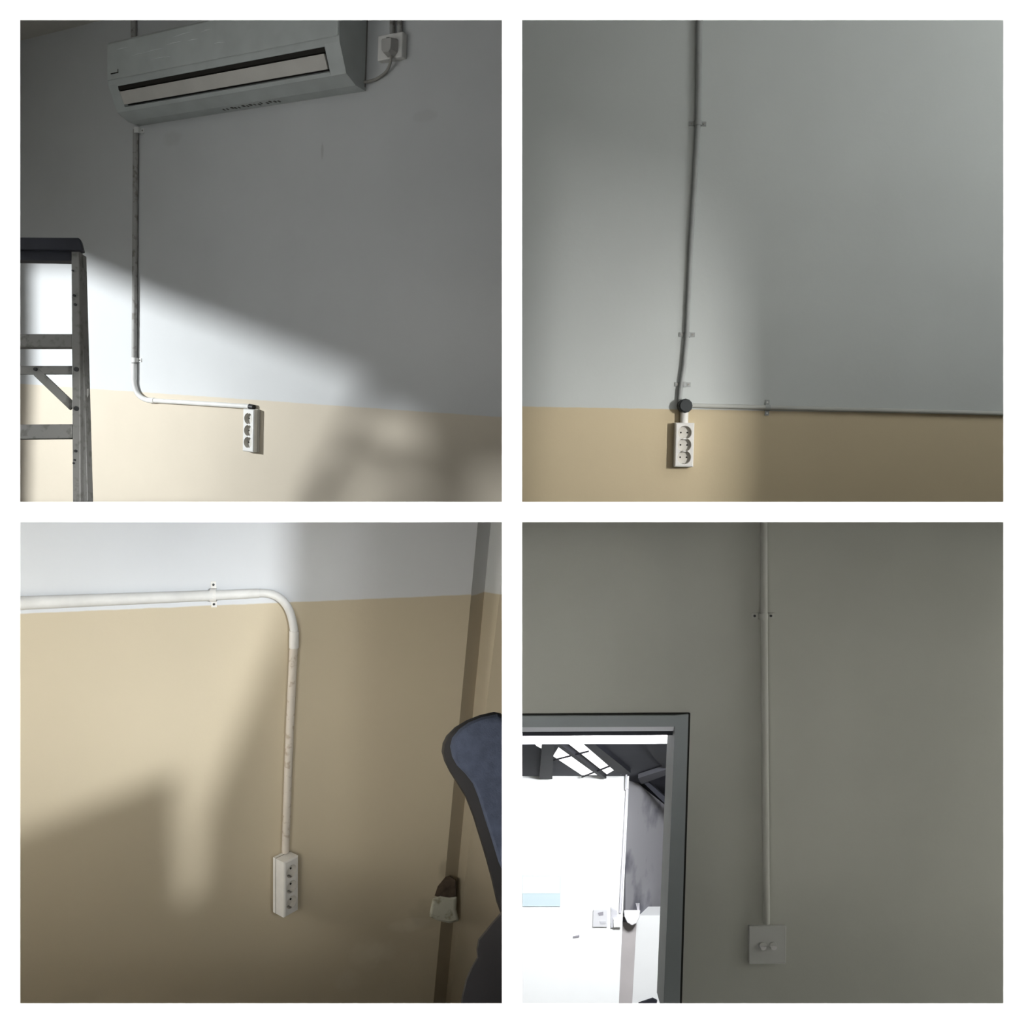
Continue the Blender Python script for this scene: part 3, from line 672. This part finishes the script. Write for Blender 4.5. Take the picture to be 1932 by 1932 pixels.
# white wall
a = W(960, 1463, YH); b = W(1187, 1461, YH); cbt = W(1163, 1915, YH)
struct('wall_hall', hexa(bmesh.new(), [(.03, YH, a.z), (b.x, YH, b.z), (cbt.x, YH, 0.02), (.03, YH, 0.02)], [(.03, YH+.15, a.z), (b.x-.02, YH+.15, b.z), (cbt.x-.02, YH+.15, 0.02), (.03, YH+.15, 0.02)]), HW)
# grey cement side, behind and to the right
g0 = W(1180, 1458, YH+.16); g1 = W(1300, 1556, 5.1); g0b = W(1180, 1727, YH+.16); g1b = W(1300, 1727, 5.1)
struct('wall_cement', hexa(bmesh.new(), [g0, g1, g1b, g0b], [v+Vector((-.02, .08, 0)) for v in (g0, g1, g1b, g0b)]), GW)
lo0 = W(1160, 1727, YH+.30); lo1 = W(1330, 1727, YH+.30)
struct('wall_low', hexa(bmesh.new(), [lo0, lo1, Vector((lo1.x, lo1.y, .02)), Vector((lo0.x, lo0.y, .02))], [v+Vector((0, .1, 0)) for v in (lo0, lo1, Vector((lo1.x, lo1.y, .02)), Vector((lo0.x, lo0.y, .02)))]), HW)
def slab_px(name, px4, y, th, m, st=True, label=None, cat=None):
    f = [W(*p, y) for p in px4]; bm = hexa(bmesh.new(), f, [v+Vector((0, th, 0)) for v in f])
    o = new_obj(name, bm, m)
    if st: o['kind'] = 'structure'
    else: tag(o, label, cat)
    return o
slab_px('trim_1', [(1174, 1740), (1201, 1740), (1191, 1925), (1162, 1925)], YH+.16, .06, mat('warm_grey_pier', (.45, .42, .42), .9, var=.04))
# roof members and skylights
slab_px('trim_0', [(979, 1384), (1300, 1384), (1300, 1402.5), (979, 1404)], 2.9, .03, mat('white_lintel', (.80, .80, .84), .6))
def roof_poly(name, px, m, dz, th, label=None, cat=None):
    f = [RP(*p)+Vector((0, 0, -dz)) for p in px]; bm = hexa(bmesh.new(), f, [v+Vector((0, 0, th)) for v in f]); o = new_obj(name, bm, m)
    if label: tag(o, label, cat)
    else: o['kind'] = 'structure'
    return o
SKY = mat('daylit_skylight_sheet', (1, 1, 1), .5, emit=1.6)
roof_poly('skylight', [(1044, 1425), (1058, 1403), (1139, 1461), (1098, 1461)], SKY, .004, .003, 'bright white skylight strip above the white wall, left one', 'skylight')
roof_poly('skylight', [(1066, 1396), (1104, 1396), (1166, 1447), (1145, 1459)], SKY, .004, .003, 'bright white skylight strip above the white wall, right one', 'skylight')
roof_poly('skylight', [(1005, 1396), (1023, 1396), (1023, 1411), (1012, 1405)], SKY, .004, .003, 'small skylight corner left of the dark post under the roof', 'skylight')
roof_poly('trim_2', [(1028, 1380), (1039, 1380), (1144, 1461), (1136, 1461)], DK2, .02, .02)
roof_poly('trim_3', [(1086, 1380), (1106, 1380), (1190, 1450), (1164, 1450)], DK2, .02, .02)
roof_poly('trim_4', [(1204, 1380), (1285, 1380), (1285, 1440), (1268, 1442), (1252, 1440)], DK2, .02, .02)
roof_poly('trim_5', [(1024, 1380), (1046, 1380), (1042, 1462), (1017, 1462)], DK2, .02, .02)
roof_poly('trim_6', [(1204, 1458), (1270, 1436), (1272, 1446), (1210, 1470)], mat('grey_steel_beam', (.10, .10, .12), .6), .025, .02)
slab_px('trim_7', [(1203, 1466), (1210, 1464), (1285, 1530), (1285, 1546)], YH+.1, .05, DK2)
for k, (p0, p1) in enumerate((((1045, 1427), (1110, 1410)), ((1098, 1460), (1152, 1438)))):
    bm = bmesh.new(); bar(bm, RP(*p0)+Vector((0, 0, -.015)), RP(*p1)+Vector((0, 0, -.015)), .006, .006); o = new_obj('trim_%d' % (8+k), bm, DK2); o['kind'] = 'structure'
# aerial at the corner top
b0 = W(1182, 1492, YH-.05)
t = thing('aerial', 'thin spiky aerial on a pole at the top corner of the white wall', 'aerial', T(*b0))
STL = mat('pale_metal', (.75, .75, .78), .4, metal=.3)
def wl(px, py, y=YH-.05): return W(px, py, y)-b0
new_obj('mast', tube(bmesh.new(), [wl(1181, 1490), wl(1183, 1429)], .0045, 8), STL, t)
bm = bmesh.new()
for (x0, y0, x1, y1) in ((1152, 1448, 1178, 1438), (1160, 1452, 1200, 1448), (1167, 1441, 1196, 1424), (1170, 1424, 1196, 1426), (1158, 1440, 1172, 1462), (1178, 1455, 1198, 1440), (1176, 1420, 1181, 1428), (1163, 1445, 1168, 1460)):
    tube(bm, [wl(x0, y0), wl(x1, y1)], .0026, 6)
new_obj('rods', bm, mat('dim_rod', (.35, .35, .38), .5), t)
b0 = W(1170, 1720, YH-.02)
t = thing('hall_conduit', 'long white conduit down the right edge of the bright wall in the hall', 'conduit', T(*b0))
new_obj('pipe', tube(bmesh.new(), [W(1170, 1722, YH-.02)-b0, W(1179, 1560, YH-.02)-b0, W(1183, 1488, YH-.02)-b0], .006, 10), mat('lilac_white_pipe', (.62, .61, .65), .5), t, smooth=True)
# fittings on the hall wall
def hall_box(name, px4, th, m, label, cat, sub=()):
    f = [W(*p, YH) for p in px4]; c0 = sum(f, Vector())/4
    t = thing(name, label, cat, T(*c0)); off = Vector((0, -th, 0))
    new_obj('casing', hexa(bmesh.new(), [v-c0+off for v in f], [v-c0 for v in f]), m, t)
    for (nm, p4, t2, m2) in sub:
        f2 = [W(*p, YH-th)-c0 for p in p4]; new_obj(nm, hexa(bmesh.new(), [v+Vector((0, -t2, 0)) for v in f2], f2), m2, t)
    return t
PALE = mat('pale_lilac_plastic', (.50, .50, .53), .5); GR = mat('mid_lilac_plastic', (.28, .27, .30), .5)
hall_box('fuse_box', [(1119, 1714), (1145, 1713), (1145, 1745), (1118, 1745)], .02, mat('near_white_plastic', (.60, .60, .62), .5), 'pale square fuse box on the bright hall wall', 'fuse box',
         [('switch', [(1128, 1722), (1138, 1720), (1138, 1726), (1130, 1727)], .004, GR), ('label_strip', [(1131, 1738), (1143, 1738), (1143, 1742), (1133, 1743)], .004, PALE)])
hall_box('meter_box', [(1152, 1711), (1164, 1718), (1164, 1745), (1152, 1747)], .02, PALE, 'narrow grey meter box between the fuse box and the corner', 'meter box')
hall_box('junction_box', [(1156, 1728), (1170, 1728), (1170, 1741), (1156, 1741)], .045, HW, 'small white box where the hall conduit ends', 'junction box')
hall_box('wall_panel', [(985.5, 1651), (1058, 1652), (1057, 1708), (985.5, 1708)], .012, mat('pale_blue_panel', (.52, .62, .66), .5), 'pale blue rectangular panel at the left of the hall wall', 'panel',
         [('upper_pane', [(985.5, 1654), (1056, 1655), (1056, 1685), (985.5, 1685)], .004, mat('pale_pane', (.70, .80, .82), .4))])
hall_box('cable_stub', [(1081, 1766), (1093, 1764), (1093, 1766.5), (1081, 1768.5)], .008, GR, 'short grey stub on the bright hall wall below the boxes', 'cable')
c0 = W(1192, 1730, YH+.05)
t = thing('lamp_shade', 'white cone lamp shade at the corner of the hall wall', 'lamp', T(*c0))
f = [(1177, 1717), (1208, 1717), (1207, 1730), (1201, 1742), (1192, 1746), (1183, 1740), (1178, 1729)]
new_obj('shade', loft([[W(*p, YH+.02)-c0 for p in f], [W(*p, YH+.10)-c0 for p in f]]), mat('shade_white', (.75, .74, .76), .5), t, bev=.004)
bm = bmesh.new()
for k in range(4): tube(bm, [W(1203+k, 1717, YH+.03)-c0, W(1200+k*2, 1704, YH+.03)-c0], .0015, 6)
new_obj('wires', bm, mat('pale_wire', (.6, .58, .62), .5), t)
# dark scrap at the bottom edge of the hall view
slab_px('hanging_rag', [(1205, 1893), (1232, 1884), (1240, 1888), (1236, 1910), (1205, 1910)], YH+.27, .01, DK2, False, 'dark scrap against the low white wall at the bottom edge', 'scrap')
